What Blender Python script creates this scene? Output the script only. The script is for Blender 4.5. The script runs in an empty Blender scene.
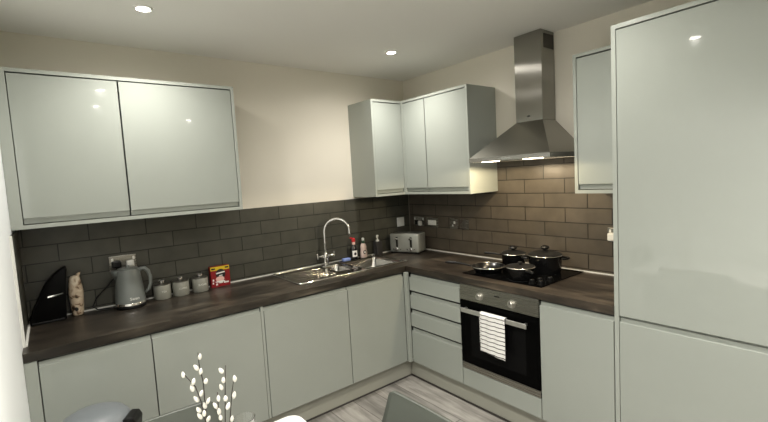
import bpy, bmesh, math, random
from mathutils import Vector, Matrix
random.seed(4)
PI = math.pi
SC = bpy.context.scene
COL = SC.collection

# ------------------------------------------------------------------ materials
def new_mat(name):
    m = bpy.data.materials.new(name); m.use_nodes = True
    nt = m.node_tree
    return m, nt, nt.nodes['Principled BSDF']

def simple(name, col, rough=.5, metal=0., coat=0., spec=.5, **kw):
    m, nt, p = new_mat(name)
    p.inputs['Base Color'].default_value = (*col, 1)
    p.inputs['Roughness'].default_value = rough
    p.inputs['Metallic'].default_value = metal
    p.inputs['Coat Weight'].default_value = coat
    p.inputs['Coat Roughness'].default_value = .05
    p.inputs['Specular IOR Level'].default_value = spec
    for k, v in kw.items(): p.inputs[k].default_value = v
    return m

def node(nt, typ, **kw):
    n = nt.nodes.new(typ)
    for k, v in kw.items(): setattr(n, k, v)
    return n

def ramp(nt, stops):
    r = node(nt, 'ShaderNodeValToRGB')
    e = r.color_ramp.elements
    while len(e) < len(stops): e.new(.5)
    for i, (p, c) in enumerate(stops):
        e[i].position = p; e[i].color = (*c, 1)
    return r

def paint(name, col, rough=.6, bump=.02):
    m, nt, p = new_mat(name)
    tc = node(nt, 'ShaderNodeTexCoord')
    n = node(nt, 'ShaderNodeTexNoise'); n.inputs['Scale'].default_value = 90; n.inputs['Detail'].default_value = 3
    nt.links.new(tc.outputs['Object'], n.inputs['Vector'])
    b = node(nt, 'ShaderNodeBump'); b.inputs['Strength'].default_value = bump; b.inputs['Distance'].default_value = .01
    nt.links.new(n.outputs['Fac'], b.inputs['Height']); nt.links.new(b.outputs['Normal'], p.inputs['Normal'])
    p.inputs['Base Color'].default_value = (*col, 1); p.inputs['Roughness'].default_value = rough
    return m

def wood(name, axis, stops, rough, long=1.2, cross=14., planks=None, bump=.05, spec=.5):
    """grain along the given object axis"""
    m, nt, p = new_mat(name)
    tc = node(nt, 'ShaderNodeTexCoord')
    sep = node(nt, 'ShaderNodeSeparateXYZ'); nt.links.new(tc.outputs['Object'], sep.inputs[0])
    a, b = ('X', 'Y') if axis == 'x' else ('Y', 'X')
    cmb = node(nt, 'ShaderNodeCombineXYZ')
    nt.links.new(sep.outputs[a], cmb.inputs['X']); nt.links.new(sep.outputs[b], cmb.inputs['Y']); nt.links.new(sep.outputs['Z'], cmb.inputs['Z'])
    mp = node(nt, 'ShaderNodeMapping'); mp.inputs['Scale'].default_value = (long, cross, cross)
    vec = cmb.outputs[0]
    extra = None
    if planks:
        br = node(nt, 'ShaderNodeTexBrick'); br.offset = .37
        br.inputs['Scale'].default_value = 1
        br.inputs['Brick Width'].default_value = planks[0]; br.inputs['Row Height'].default_value = planks[1]
        br.inputs['Mortar Size'].default_value = planks[2]; br.inputs['Mortar Smooth'].default_value = .3
        br.inputs['Color1'].default_value = (0, 0, 0, 1); br.inputs['Color2'].default_value = (1, 1, 1, 1)
        br.inputs['Mortar'].default_value = (.5, .5, .5, 1)
        nt.links.new(vec, br.inputs['Vector'])
        extra = br
        add = node(nt, 'ShaderNodeVectorMath', operation='MULTIPLY_ADD')
        add.inputs[1].default_value = (3.1, 7.7, 5.3)
        nt.links.new(br.outputs['Color'], add.inputs[0]); nt.links.new(vec, add.inputs[2])
        vec = add.outputs[0]
    nt.links.new(vec, mp.inputs['Vector'])
    n1 = node(nt, 'ShaderNodeTexNoise'); n1.inputs['Scale'].default_value = 2.2; n1.inputs['Detail'].default_value = 7; n1.inputs['Roughness'].default_value = .62
    n1.inputs['Distortion'].default_value = .6
    nt.links.new(mp.outputs[0], n1.inputs['Vector'])
    n2 = node(nt, 'ShaderNodeTexNoise'); n2.inputs['Scale'].default_value = 3.0; n2.inputs['Detail'].default_value = 2
    nt.links.new(vec, n2.inputs['Vector'])
    mx = node(nt, 'ShaderNodeMix', data_type='FLOAT'); mx.inputs[0].default_value = .4
    nt.links.new(n1.outputs['Fac'], mx.inputs[2]); nt.links.new(n2.outputs['Fac'], mx.inputs[3])
    r = ramp(nt, stops); nt.links.new(mx.outputs[0], r.inputs[0])
    out = r.outputs[0]
    if extra:
        pm = node(nt, 'ShaderNodeMix', data_type='RGBA', blend_type='MULTIPLY')
        pm.inputs[0].default_value = 1
        r2 = ramp(nt, [(0, (.84, .84, .84)), (1, (1.1, 1.08, 1.06))]); nt.links.new(extra.outputs['Color'], r2.inputs[0])
        nt.links.new(out, pm.inputs[6]); nt.links.new(r2.outputs[0], pm.inputs[7])
        sm = node(nt, 'ShaderNodeMix', data_type='RGBA'); nt.links.new(extra.outputs['Fac'], sm.inputs[0])
        nt.links.new(pm.outputs[2], sm.inputs[6]); sm.inputs[7].default_value = (.07, .06, .055, 1)
        out = sm.outputs[2]
    nt.links.new(out, p.inputs['Base Color'])
    p.inputs['Roughness'].default_value = rough
    p.inputs['Specular IOR Level'].default_value = spec
    bp = node(nt, 'ShaderNodeBump'); bp.inputs['Strength'].default_value = bump; bp.inputs['Distance'].default_value = .005
    nt.links.new(n1.outputs['Fac'], bp.inputs['Height']); nt.links.new(bp.outputs['Normal'], p.inputs['Normal'])
    return m

def tiles(name, axis, u0, bw, c1, c2, mortar):
    m, nt, p = new_mat(name)
    tc = node(nt, 'ShaderNodeTexCoord')
    sep = node(nt, 'ShaderNodeSeparateXYZ'); nt.links.new(tc.outputs['Object'], sep.inputs[0])
    cmb = node(nt, 'ShaderNodeCombineXYZ')
    ax = node(nt, 'ShaderNodeMath', operation='ADD'); ax.inputs[1].default_value = -u0
    az = node(nt, 'ShaderNodeMath', operation='ADD'); az.inputs[1].default_value = -.83
    nt.links.new(sep.outputs['X' if axis == 'x' else 'Y'], ax.inputs[0]); nt.links.new(sep.outputs['Z'], az.inputs[0])
    nt.links.new(ax.outputs[0], cmb.inputs['X']); nt.links.new(az.outputs[0], cmb.inputs['Y'])
    br = node(nt, 'ShaderNodeTexBrick'); br.offset = .5
    for k, v in (('Scale', 1), ('Brick Width', bw), ('Row Height', .1), ('Mortar Size', .0032), ('Mortar Smooth', .25), ('Bias', 0)):
        br.inputs[k].default_value = v
    br.inputs['Color1'].default_value = (*c1, 1); br.inputs['Color2'].default_value = (*c2, 1); br.inputs['Mortar'].default_value = (*mortar, 1)
    nt.links.new(cmb.outputs[0], br.inputs['Vector'])
    n = node(nt, 'ShaderNodeTexNoise'); n.inputs['Scale'].default_value = 9; n.inputs['Detail'].default_value = 5
    nt.links.new(tc.outputs['Object'], n.inputs['Vector'])
    mx = node(nt, 'ShaderNodeMix', data_type='RGBA', blend_type='MULTIPLY'); mx.inputs[0].default_value = 1
    r = ramp(nt, [(.3, (.82, .82, .82)), (.7, (1.12, 1.1, 1.08))]); nt.links.new(n.outputs['Fac'], r.inputs[0])
    nt.links.new(br.outputs['Color'], mx.inputs[6]); nt.links.new(r.outputs[0], mx.inputs[7])
    nt.links.new(mx.outputs[2], p.inputs['Base Color'])
    b = node(nt, 'ShaderNodeBump'); b.inputs['Strength'].default_value = .6; b.inputs['Distance'].default_value = .004; b.invert = True
    nt.links.new(br.outputs['Fac'], b.inputs['Height']); nt.links.new(b.outputs['Normal'], p.inputs['Normal'])
    p.inputs['Roughness'].default_value = .34
    return m

def brushed(name, col, rough, axis='z', aniso=.5):
    m, nt, p = new_mat(name)
    tc = node(nt, 'ShaderNodeTexCoord')
    mp = node(nt, 'ShaderNodeMapping')
    mp.inputs['Scale'].default_value = {'z': (4, 4, 500), 'y': (500, 4, 500), 'x': (4, 500, 500)}[axis]
    nt.links.new(tc.outputs['Object'], mp.inputs[0])
    n = node(nt, 'ShaderNodeTexNoise'); n.inputs['Scale'].default_value = 1.0; n.inputs['Detail'].default_value = 3
    nt.links.new(mp.outputs[0], n.inputs['Vector'])
    r = node(nt, 'ShaderNodeMapRange'); r.inputs['To Min'].default_value = rough * .75; r.inputs['To Max'].default_value = rough * 1.3
    nt.links.new(n.outputs['Fac'], r.inputs['Value']); nt.links.new(r.outputs[0], p.inputs['Roughness'])
    b = node(nt, 'ShaderNodeBump'); b.inputs['Strength'].default_value = .02; b.inputs['Distance'].default_value = .001
    nt.links.new(n.outputs['Fac'], b.inputs['Height']); nt.links.new(b.outputs['Normal'], p.inputs['Normal'])
    p.inputs['Base Color'].default_value = (*col, 1); p.inputs['Metallic'].default_value = 1
    return m

def aniso(name, col, rough):
    """brushed steel whose grooves smear lamps into level streaks"""
    m, nt, p = new_mat(name)
    g = node(nt, 'ShaderNodeBsdfAnisotropic'); g.distribution = 'GGX'
    g.inputs['Color'].default_value = (*col, 1); g.inputs['Roughness'].default_value = rough
    g.inputs['Anisotropy'].default_value = -.78
    t = node(nt, 'ShaderNodeTangent'); t.direction_type = 'RADIAL'; t.axis = 'Z'
    nt.links.new(t.outputs[0], g.inputs['Tangent'])
    nt.links.new(g.outputs[0], nt.nodes['Material Output'].inputs['Surface'])
    return m

def stripes(name, base, line, period, width, phase):
    m, nt, p = new_mat(name)
    tc = node(nt, 'ShaderNodeTexCoord')
    sep = node(nt, 'ShaderNodeSeparateXYZ'); nt.links.new(tc.outputs['Object'], sep.inputs[0])
    a = node(nt, 'ShaderNodeMath', operation='ADD'); a.inputs[1].default_value = phase; nt.links.new(sep.outputs['Z'], a.inputs[0])
    d = node(nt, 'ShaderNodeMath', operation='DIVIDE'); d.inputs[1].default_value = period; nt.links.new(a.outputs[0], d.inputs[0])
    f = node(nt, 'ShaderNodeMath', operation='FRACT'); nt.links.new(d.outputs[0], f.inputs[0])
    l = node(nt, 'ShaderNodeMath', operation='LESS_THAN'); l.inputs[1].default_value = width / period; nt.links.new(f.outputs[0], l.inputs[0])
    mx = node(nt, 'ShaderNodeMix', data_type='RGBA'); nt.links.new(l.outputs[0], mx.inputs[0])
    mx.inputs[6].default_value = (*base, 1); mx.inputs[7].default_value = (*line, 1)
    nt.links.new(mx.outputs[2], p.inputs['Base Color']); p.inputs['Roughness'].default_value = .9
    return m

def mottled(name, stops, scale, rough):
    m, nt, p = new_mat(name)
    tc = node(nt, 'ShaderNodeTexCoord')
    n = node(nt, 'ShaderNodeTexNoise'); n.inputs['Scale'].default_value = scale; n.inputs['Detail'].default_value = 3; n.inputs['Distortion'].default_value = .8
    nt.links.new(tc.outputs['Object'], n.inputs['Vector'])
    r = ramp(nt, stops); nt.links.new(n.outputs['Fac'], r.inputs[0]); nt.links.new(r.outputs[0], p.inputs['Base Color'])
    p.inputs['Roughness'].default_value = rough
    return m

def glassy(name, col=(1, 1, 1), rough=0., ior=1.45):
    m, nt, p = new_mat(name)
    p.inputs['Base Color'].default_value = (*col, 1); p.inputs['Roughness'].default_value = rough
    p.inputs['Transmission Weight'].default_value = 1; p.inputs['IOR'].default_value = ior
    return m

def glow(name, col, strength):
    m, nt, p = new_mat(name)
    p.inputs['Base Color'].default_value = (.9, .9, .88, 1)
    p.inputs['Emission Color'].default_value = (*col, 1); p.inputs['Emission Strength'].default_value = strength
    return m

M = {}
M['cream'] = paint('cream wall paint', (.75, .705, .605))
M['white_wall'] = paint('white wall paint', (.87, .90, .90))
M['ceiling'] = paint('ceiling paint', (.82, .805, .76), .8)
M['gloss'] = simple('sage grey gloss door', (.335, .358, .325), .038, spec=.5)
M['panel'] = simple('sage grey gloss panel', (.355, .378, .342), .2)
M['inside'] = simple('gap shaded interior board', (.07, .07, .065), .6)  # board colour darkened to paint the shade seen in the door gaps
M['plinth'] = simple('plinth board', (.36, .36, .31), .3)
M['top_x'] = wood('dark wood worktop along sink run', 'x', [(.34, (.009, .0075, .0055)), (.47, (.023, .0185, .0135)), (.57, (.050, .041, .030)), (.68, (.110, .092, .068))], .36, 1.6, 8)
M['top_y'] = wood('dark wood worktop along hob run', 'y', [(.34, (.010, .0075, .0055)), (.47, (.026, .020, .0145)), (.57, (.057, .044, .031)), (.68, (.125, .098, .070))], .36, 1.6, 8)
M['floor'] = wood('grey wood floor', 'y', [(.30, (.075, .072, .065)), (.44, (.19, .182, .168)), (.56, (.31, .30, .278)), (.70, (.46, .445, .415))], .4, 1.2, 9, planks=(1.25, .19, .0025))
M['tile_x'] = tiles('taupe wall tiles of the sink wall', 'x', -2.261, .303, (.057, .057, .045), (.073, .072, .058), (.010, .010, .009))
M['tile_y_lit'] = tiles('lamp tinted taupe tiles of the hob wall', 'y', -1.130, .306, (.080, .068, .052), (.102, .086, .066), (.014, .012, .010))  # same tiles as the sink wall; warm hood-lamp light painted into their colour
M['tile_l'] = tiles('taupe wall tiles of the side wall', 'y', -.15, .303, (.057, .057, .045), (.073, .072, .058), (.010, .010, .009))
M['white_trim'] = simple('white edging', (.75, .75, .70), .4)
M['steel'] = brushed('brushed steel', (.33, .32, .285), .27, 'z')
M['steel_h'] = aniso('brushed steel of the hood', (.36, .35, .32), .25)
M['sinksteel'] = simple('sink steel', (.42, .41, .385), .14, 1.)
M['chrome'] = simple('chrome', (.82, .81, .79), .07, 1.)
M['dark_steel'] = simple('dark steel', (.22, .21, .19), .35, 1.)
M['oven_black'] = simple('black oven glass', (.002, .002, .002), .05, spec=.03)
M['oven_window'] = simple('tinted oven window', (.005, .005, .005), .04, spec=.05)
M['hob_black'] = simple('black hob glass', (.002, .002, .002), .05, spec=.06)
M['hob_mark'] = simple('grey hob print', (.10, .10, .10), .2)
M['black'] = simple('black plastic', (.005, .005, .005), .35, spec=.3)
M['black_gloss'] = simple('black gloss plastic', (.003, .003, .003), .5, spec=.1)
M['pan'] = simple('black pan enamel', (.006, .006, .006), .22, spec=.35)
M['pan_in'] = simple('pan inside coating', (.010, .010, .0095), .35, spec=.18)
M['pan_rim'] = simple('bright pan rim', (.75, .74, .70), .18, 1.)
M['lidglass'] = glassy('lid glass', (.55, .56, .55), .03)
M['glass'] = glassy('clear drinking glass')
M['kettle'] = simple('slate grey kettle body', (.165, .18, .17), .3)
M['canister'] = simple('grey canister enamel', (.29, .29, .25), .38)
M['letter'] = simple('pale lettering', (.75, .75, .70), .5)
M['white_plastic'] = simple('white plastic', (.80, .80, .76), .35)
M['red'] = simple('red card', (.25, .004, .008), .5)
M['yellow'] = simple('yellow print', (.70, .50, .02), .5)
M['print_black'] = simple('black print', (.012, .010, .012), .5)
M['print_pink'] = simple('pale pink print', (.80, .52, .46), .5)
M['print_white'] = simple('white print', (.85, .83, .80), .5)
M['toaster'] = simple('silver grey toaster body', (.30, .31, .28), .3, .35)
M['bottle_dark'] = simple('dark bottle', (.012, .012, .014), .2)
M['bottle_pale'] = simple('pale pink liquid', (.60, .47, .42), .25)
M['red_plastic'] = simple('red cap', (.55, .02, .025), .35)
M['green_plastic'] = simple('dark green neck', (.02, .07, .035), .35)
M['blue_sponge'] = mottled('blue sponge', [(.35, (.16, .24, .55)), (.65, (.28, .36, .68))], 120, .95)
M['ornament'] = mottled('cream and brown mottling', [(.36, (.03, .018, .010)), (.42, (.24, .15, .09)), (.48, (.58, .46, .33)), (.70, (.76, .68, .55))], 24, .45)
M['towel'] = stripes('white cloth with thin black stripes', (.86, .85, .82), (.01, .01, .01), .0262, .0052, .004)
M['chair'] = simple('grey moulded seat', (.062, .069, .058), .42)
M['chair_leg'] = simple('dark metal legs', (.03, .03, .03), .4, .6)
M['table'] = simple('white table top', (.72, .72, .69), .3)
M['table_leg'] = simple('white table leg', (.75, .75, .73), .4)
M['bin'] = simple('pale grey bin', (.14, .155, .165), .4)
M['twig'] = simple('dark twig bark', (.022, .015, .011), .7)
M['catkin'] = simple('white catkin fluff', (.68, .66, .60), .95)
M['vase'] = simple('pale ceramic', (.6, .6, .57), .4)
M['downlight_rim'] = simple('white downlight rim', (.85, .84, .80), .4)
M['bulb'] = glow('lit downlight lens', (1, .94, .84), 40)
M['hoodlamp'] = glow('lit hood lamp lens', (1, .83, .58), 8)

# ------------------------------------------------------------------ mesh builder
class MB:
    def __init__(s, T=None):
        s.bm = bmesh.new(); s.T = T or (lambda u, v, z: (u, v, z)); s.mi = 0
    def v(s, p): return s.bm.verts.new(s.T(*p))
    def f(s, vs, smooth=False):
        try: fc = s.bm.faces.new(vs)
        except ValueError: return None
        fc.material_index = s.mi; fc.smooth = smooth
        return fc
    def box(s, x0, x1, y0, y1, z0, z1, bevel=0, seg=2):
        P = [s.v((x, y, z)) for x in (x0, x1) for y in (y0, y1) for z in (z0, z1)]
        fs = [s.f([P[i] for i in q]) for q in ((0, 1, 3, 2), (4, 6, 7, 5), (0, 4, 5, 1), (2, 3, 7, 6), (0, 2, 6, 4), (1, 5, 7, 3))]
        if bevel:
            es = list({e for fc in fs for e in fc.edges})
            bmesh.ops.bevel(s.bm, geom=es, offset=bevel, segments=seg, profile=.5, affect='EDGES', clamp_overlap=True)
        return s
    def prism(s, poly, fn, t0, t1, bevel=0):
        """poly of (a,b) points; fn(a,b,t) gives the point"""
        A = [s.v(fn(a, b, t0)) for a, b in poly]; B = [s.v(fn(a, b, t1)) for a, b in poly]
        n = len(poly); fs = [s.f(A), s.f(B[::-1])]
        for i in range(n): fs.append(s.f([A[i], A[(i + 1) % n], B[(i + 1) % n], B[i]]))
        if bevel:
            es = list({e for fc in fs if fc for e in fc.edges})
            bmesh.ops.bevel(s.bm, geom=es, offset=bevel, segments=2, profile=.5, affect='EDGES', clamp_overlap=True)
        return s
    def loft(s, rings, cap0=True, cap1=True, closed=True, smooth=True):
        R = [[s.v(p) for p in r] for r in rings]
        n = len(R[0])
        for a, b in zip(R, R[1:]):
            for i in range(n if closed else n - 1):
                s.f([a[i], a[(i + 1) % n], b[(i + 1) % n], b[i]], smooth)
        if cap0: s.f(R[0][::-1])
        if cap1: s.f(R[-1])
        return s
    def lathe(s, prof, c=(0, 0, 0), n=32, cap0=True, cap1=True, sx=1., sy=1.):
        return s.loft([[(c[0] + r * sx * math.cos(2 * PI * i / n), c[1] + r * sy * math.sin(2 * PI * i / n), c[2] + z) for i in range(n)] for r, z in prof], cap0, cap1)
    def tube(s, path, r, n=10, cap=True):
        P = [Vector(p) for p in path]; rings = []
        up = None
        for i, p in enumerate(P):
            d = (P[min(i + 1, len(P) - 1)] - P[max(i - 1, 0)]).normalized()
            if up is None:
                up = d.orthogonal().normalized()
            up = (up - d * up.dot(d)).normalized(); w = d.cross(up)
            rr = r[i] if isinstance(r, (list, tuple)) else r
            rings.append([tuple(p + (up * math.cos(2 * PI * k / n) + w * math.sin(2 * PI * k / n)) * rr) for k in range(n)])
        return s.loft(rings, cap, cap)
    def ball(s, c, rx, ry, rz, n=16, m=10):
        return s.loft([[(c[0] + rx * math.sin(PI * j / m) * math.cos(2 * PI * i / n), c[1] + ry * math.sin(PI * j / m) * math.sin(2 * PI * i / n), c[2] - rz * math.cos(PI * j / m)) for i in range(n)] for j in [.02] + list(range(1, m)) + [m - .02]])
    def cyl(s, c, r, h, n=24): return s.lathe([(r, 0), (r, h)], c, n)
    def cells(s, xs, ys, z0, z1, inside):
        """solid slab made of the grid cells for which inside(cx, cy) is a material index"""
        nx, ny = len(xs) - 1, len(ys) - 1
        on = {}
        for i in range(nx):
            for j in range(ny):
                k = inside((xs[i] + xs[i + 1]) / 2, (ys[j] + ys[j + 1]) / 2)
                if k is not None: on[i, j] = k
        V = {}
        def g(i, j, z):
            if (i, j, z) not in V: V[i, j, z] = s.v((xs[i], ys[j], z))
            return V[i, j, z]
        for (i, j), k in on.items():
            s.mi = k
            s.f([g(i, j, z1), g(i + 1, j, z1), g(i + 1, j + 1, z1), g(i, j + 1, z1)])
            s.f([g(i, j, z0), g(i, j + 1, z0), g(i + 1, j + 1, z0), g(i + 1, j, z0)])
            for (di, dj, a, b) in ((-1, 0, (i, j + 1), (i, j)), (1, 0, (i + 1, j), (i + 1, j + 1)), (0, -1, (i, j), (i + 1, j)), (0, 1, (i + 1, j + 1), (i, j + 1))):
                if (i + di, j + dj) not in on:
                    s.f([g(*a, z0), g(*b, z0), g(*b, z1), g(*a, z1)])
        s.mi = 0
        return s
    def sheet(s, fn, nu, nv, thick):
        G = [[s.v(fn(i / nu, j / nv)) for j in range(nv + 1)] for i in range(nu + 1)]
        fs = [s.f([G[i][j], G[i + 1][j], G[i + 1][j + 1], G[i][j + 1]], True) for i in range(nu) for j in range(nv)]
        bmesh.ops.recalc_face_normals(s.bm, faces=fs)
        bmesh.ops.solidify(s.bm, geom=fs, thickness=thick)
        return s

OFF = {}
def link(name, mb, mats, parent=None, local=False, smooth=None):
    bm = mb.bm
    bmesh.ops.recalc_face_normals(bm, faces=bm.faces[:])
    off = OFF.get(parent.name, Vector()) if parent else Vector()
    if not local and off.length > 0: bmesh.ops.translate(bm, verts=bm.verts[:], vec=-off)
    me = bpy.data.meshes.new(name)
    if smooth is not None:
        for f in bm.faces: f.smooth = True
    bm.to_mesh(me); bm.free()
    if smooth is not None: me.set_sharp_from_angle(angle=math.radians(smooth))
    for m in (mats if isinstance(mats, (list, tuple)) else [mats]): me.materials.append(m)
    o = bpy.data.objects.new(name, me); COL.objects.link(o)
    if parent: o.parent = parent; OFF[o.name] = off
    return o

def tag(o, label, cat, group=None, kind=None):
    o['label'] = label; o['category'] = cat
    if group: o['group'] = group
    if kind: o['kind'] = kind
    return o

def thing(name, label, cat, loc, group=None, rotz=0):
    o = bpy.data.objects.new(name, None); COL.objects.link(o)
    o.empty_display_size = .05
    o.location = loc; o.rotation_euler = (0, 0, rotz)
    OFF[o.name] = Vector(loc)
    return tag(o, label, cat, group)

def struct(name, mb, mats, label=None, smooth=None):
    o = link(name, mb, mats, smooth=smooth); o['kind'] = 'structure'
    if label: o['label'] = label
    return o

def text_mesh(name, body, size, mat, matrix, parent, extrude=.0006):
    """lettering as a mesh part; matrix maps the flat text into world space"""
    cu = bpy.data.curves.new('letters', 'FONT'); cu.body = body; cu.size = size
    cu.align_x = 'CENTER'; cu.align_y = 'CENTER'; cu.extrude = extrude
    t = bpy.data.objects.new('letters', cu); COL.objects.link(t)
    dg = bpy.context.evaluated_depsgraph_get(); dg.update()
    me = bpy.data.meshes.new_from_object(t.evaluated_get(dg))
    bpy.data.objects.remove(t); bpy.data.curves.remove(cu)
    me.transform(Matrix.Translation(-OFF.get(parent.name, Vector())) @ matrix)
    me.materials.clear(); me.materials.append(mat); me.name = name
    o = bpy.data.objects.new(name, me); COL.objects.link(o); o.parent = parent
    return o

def frame_matrix(origin, right, up):
    r = Vector(right).normalized(); u = Vector(up).normalized(); n = r.cross(u)
    m = Matrix((r, u, n)).transposed().to_4x4(); m.translation = Vector(origin)
    return m

# ------------------------------------------------------------------ main sizes
H = 2.499; LX = -2.889; YF = -6.5
WT, WB = .91, .868            # worktop top and underside
WF = .615                     # worktop front
DF = .61                      # door fronts of the base units
UB, UT, UD = 1.448, 2.234, .329   # wall units: bottom, top, depth
sink_run = lambda x0: (lambda u, v, z: (x0 + u, -v, z))     # u to the right, v out of the wall
hob_run = lambda y0: (lambda u, v, z: (-v, y0 - u, z))

# ------------------------------------------------------------------ the room
struct('floor', MB().box(LX - .1, .1, YF - .1, .1, -.1, 0), M['floor'])
struct('ceiling', MB().box(LX - .1, .1, YF - .1, .1, H, H + .1), M['ceiling'])
struct('wall_back', MB().box(LX - .1, .1, 0, .1, 0, H), M['cream'])
struct('wall_right', MB().box(0, .1, YF, 0, 0, H), M['cream'])
struct('wall_left', MB().box(LX - .1, LX, YF, 0, 0, H), M['white_wall'])
struct('wall_front', MB().box(LX - .1, .1, YF - .1, YF, 0, H), M['cream'])
TT = .008
def splash(name, mb, mat, label):
    o = link(name, mb, mat); o['kind'] = 'structure'; o['label'] = label; return o
splash('tile_splashback', MB().box(LX, -TT, -TT, 0, WT, 1.43), M['tile_x'], 'dark taupe brick-bond tiles on the wall behind the sink')
splash('tile_splashback', MB().cells([-TT, 0], [-2.157, -1.828, -1.049, 0], WT, 1.448, lambda x, y: 0).cells([-TT, 0], [-1.828, -1.049], 1.448, 1.72, lambda x, y: 0), M['tile_y_lit'], 'taupe brick-bond tiles on the wall behind the hob, up to the hood')
splash('tile_splashback', MB().box(LX, LX + TT, -.50, -TT, WT, 1.43), M['tile_l'], 'narrow strip of dark tiles on the side wall by the black appliance')
struct('trim_1', MB().box(LX + TT, -TT, -TT - .009, -TT, WT, WT + .007), M['white_trim'])
struct('trim_2', MB().box(-TT - .009, -TT, -2.157, -TT - .009, WT, WT + .007), M['white_trim'])
struct('trim_3', MB().box(LX + TT, LX + TT + .009, -.50, -TT - .009, WT, WT + .007), M['white_trim'])
struct('trim_4', MB().box(-TT - .006, -TT, -TT - .006, -TT, WT + .007, UB), simple('grey corner sealant', (.20, .18, .15), .5))
struct('trim_5', MB().box(LX, LX + TT + .003, -.508, -.50, WT, 1.433), M['white_trim'])

# ------------------------------------------------------------------ cabinets
def jdoor(T, u0, u1, z0, z1, front, j='top', th=.02, jh=.030, jl=.011):
    """slab door with a scooped finger pull along its top or bottom edge"""
    mb = MB(T); b = front - th; a = front - .003
    prof = [(b, z0), (a, z0), (front, z0 + .003), (front, z1 - jh - .002), (a, z1 - jh), (b + .010, z1 - jh - .004), (b + .0055, z1 - jh), (b + .0045, z1 - jh + .006), (b + .0045, z1 - jl), (b, z1 - jl)]
    if j == 'bottom': prof = [(v, z0 + z1 - z) for v, z in prof]
    if j is None: prof = [(b, z0), (a, z0), (front, z0 + .003), (front, z1 - .003), (a, z1), (b, z1)]
    mb.prism(prof, lambda v, z, t: (t, v, z), u0, u1)
    return mb

GAP = .003
def base_unit(name, label, T, w, fronts, group, end_panel=0., cw=None):
    root = thing(name, label, 'cabinet', T(w / 2, .30, 0), group)
    mb = MB(T); w_, w = w, cw or w
    for a, b in ((0, .018), (w - .018, w)):
        mb.prism([(.02, 0), (.530, 0), (.530, .15), (DF - .022, .15), (DF - .022, WB - .003), (.02, WB - .003)], lambda v, z, t: (t, v, z), a, b)
    mb.box(.018, w - .018, .02, DF - .022, .15, .168)
    mb.box(.018, w - .018, .02, .03, .168, WB - .003)
    mb.box(.018, w - .018, DF - .10, DF - .024, WB - .020, WB - .003)
    link('carcass', mb, M['inside'], root)
    w = w_
    for kind, u0, u1, z0, z1, j in fronts:
        link(kind, jdoor(T, u0 + GAP, u1 - GAP, z0, z1, DF, j), M['gloss'], root)
    if end_panel:
        link('end_panel', MB(T).box(w - end_panel, w, .02, DF - .004, .152, WB - .004), M['panel'], root)
    return root

ZT, ZB = WB - .004, .152
Gb = 'base cabinets under the worktop'
fsm = (MB().box(LX + .001, -2.842, -DF + .001, -DF + .021, ZB, ZT))
b0 = base_unit('base_cabinet', 'sage grey base cabinet behind the bin, next to the white wall', sink_run(-2.8404), .4607, [('door', 0, .4607, ZB, ZT, 'top')], Gb)
link('filler_strip', fsm, M['panel'], b0)
base_unit('base_cabinet', 'sage grey base cabinet behind the white catkin twigs, below the canisters', sink_run(-2.3797), .6094, [('door', 0, .5924, ZB, ZT, 'top')], Gb, .016)
skc = base_unit('sink_cabinet', 'wide two-door sage grey cabinet below the sink', sink_run(-1.7703), 1.13, [('door', 0, .6122, ZB, ZT, 'top'), ('door', .6122, 1.13, ZB, ZT, 'top')], Gb, cw=1.75)
link('corner_post', MB().box(-.6395, -DF + .001, -.6395, -DF + .001, ZB, ZT, .003), M['panel'], skc)
dh = [ZB, .5 * (ZB + ZT) - .004]
step = (ZT - (ZB + .2866)) / 3
drs = [('drawer_front', 0, .5143, ZB, ZB + .2816, 'top')] + [('drawer_front', 0, .5143, ZB + .2866 + i * step, ZB + .2866 + (i + 1) * step - .005, 'top') for i in range(3)]
base_unit('drawer_cabinet', 'base cabinet of four stacked drawers between the corner post and the oven', hob_run(-.641), .5143, drs, Gb)
base_unit('base_cabinet', 'narrow one-door base cabinet between the oven and the tall unit', hob_run(-1.7499), .4061, [('door', 0, .4061, ZB, ZT, 'top')], Gb)
# oven housing: open box with a drawer front under the oven
T = hob_run(-1.1558); w = .5936
oh = thing('oven_housing', 'cabinet around the oven with a low sage grey panel below it', 'cabinet', T(w / 2, .3, 0), Gb)
mb = MB(T)
for a, b in ((0, .010), (w - .010, w)):
    mb.prism([(.02, 0), (.530, 0), (.530, .15), (DF - .036, .15), (DF - .036, WB - .003), (.02, WB - .003)], lambda v, z, t: (t, v, z), a, b)
mb.box(.010, w - .010, .02, DF - .036, .15, .165).box(.010, w - .010, .02, DF - .036, .255, .268).box(.010, w - .010, .02, .03, .27, WB - .003)
link('carcass', mb, M['inside'], oh)
link('lower_panel', jdoor(T, GAP, w - GAP, ZB, .274, DF, None), M['gloss'], oh)
# plinths
for nm, mb, lb in (('plinth', MB().box(LX + .002, -.56, -.56, -.544, 0, .142), 'plinth board along the floor below the sink run'),
                   ('plinth', MB().box(-.56, -.544, -2.155, -.5605, 0, .142), 'plinth board along the floor below drawers and oven')):
    tag(link(nm, mb, M['plinth']), lb, 'plinth', 'plinth boards at the floor')
for nm, mb in (('trim_6', MB().box(LX + .002, -.5665, -.5665, -.5605, 0, .010)), ('trim_7', MB().box(-.5665, -.5605, -2.155, -.5605, 0, .010))):
    struct(nm, mb, simple('dark plinth seal', (.05, .045, .04), .6))

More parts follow.
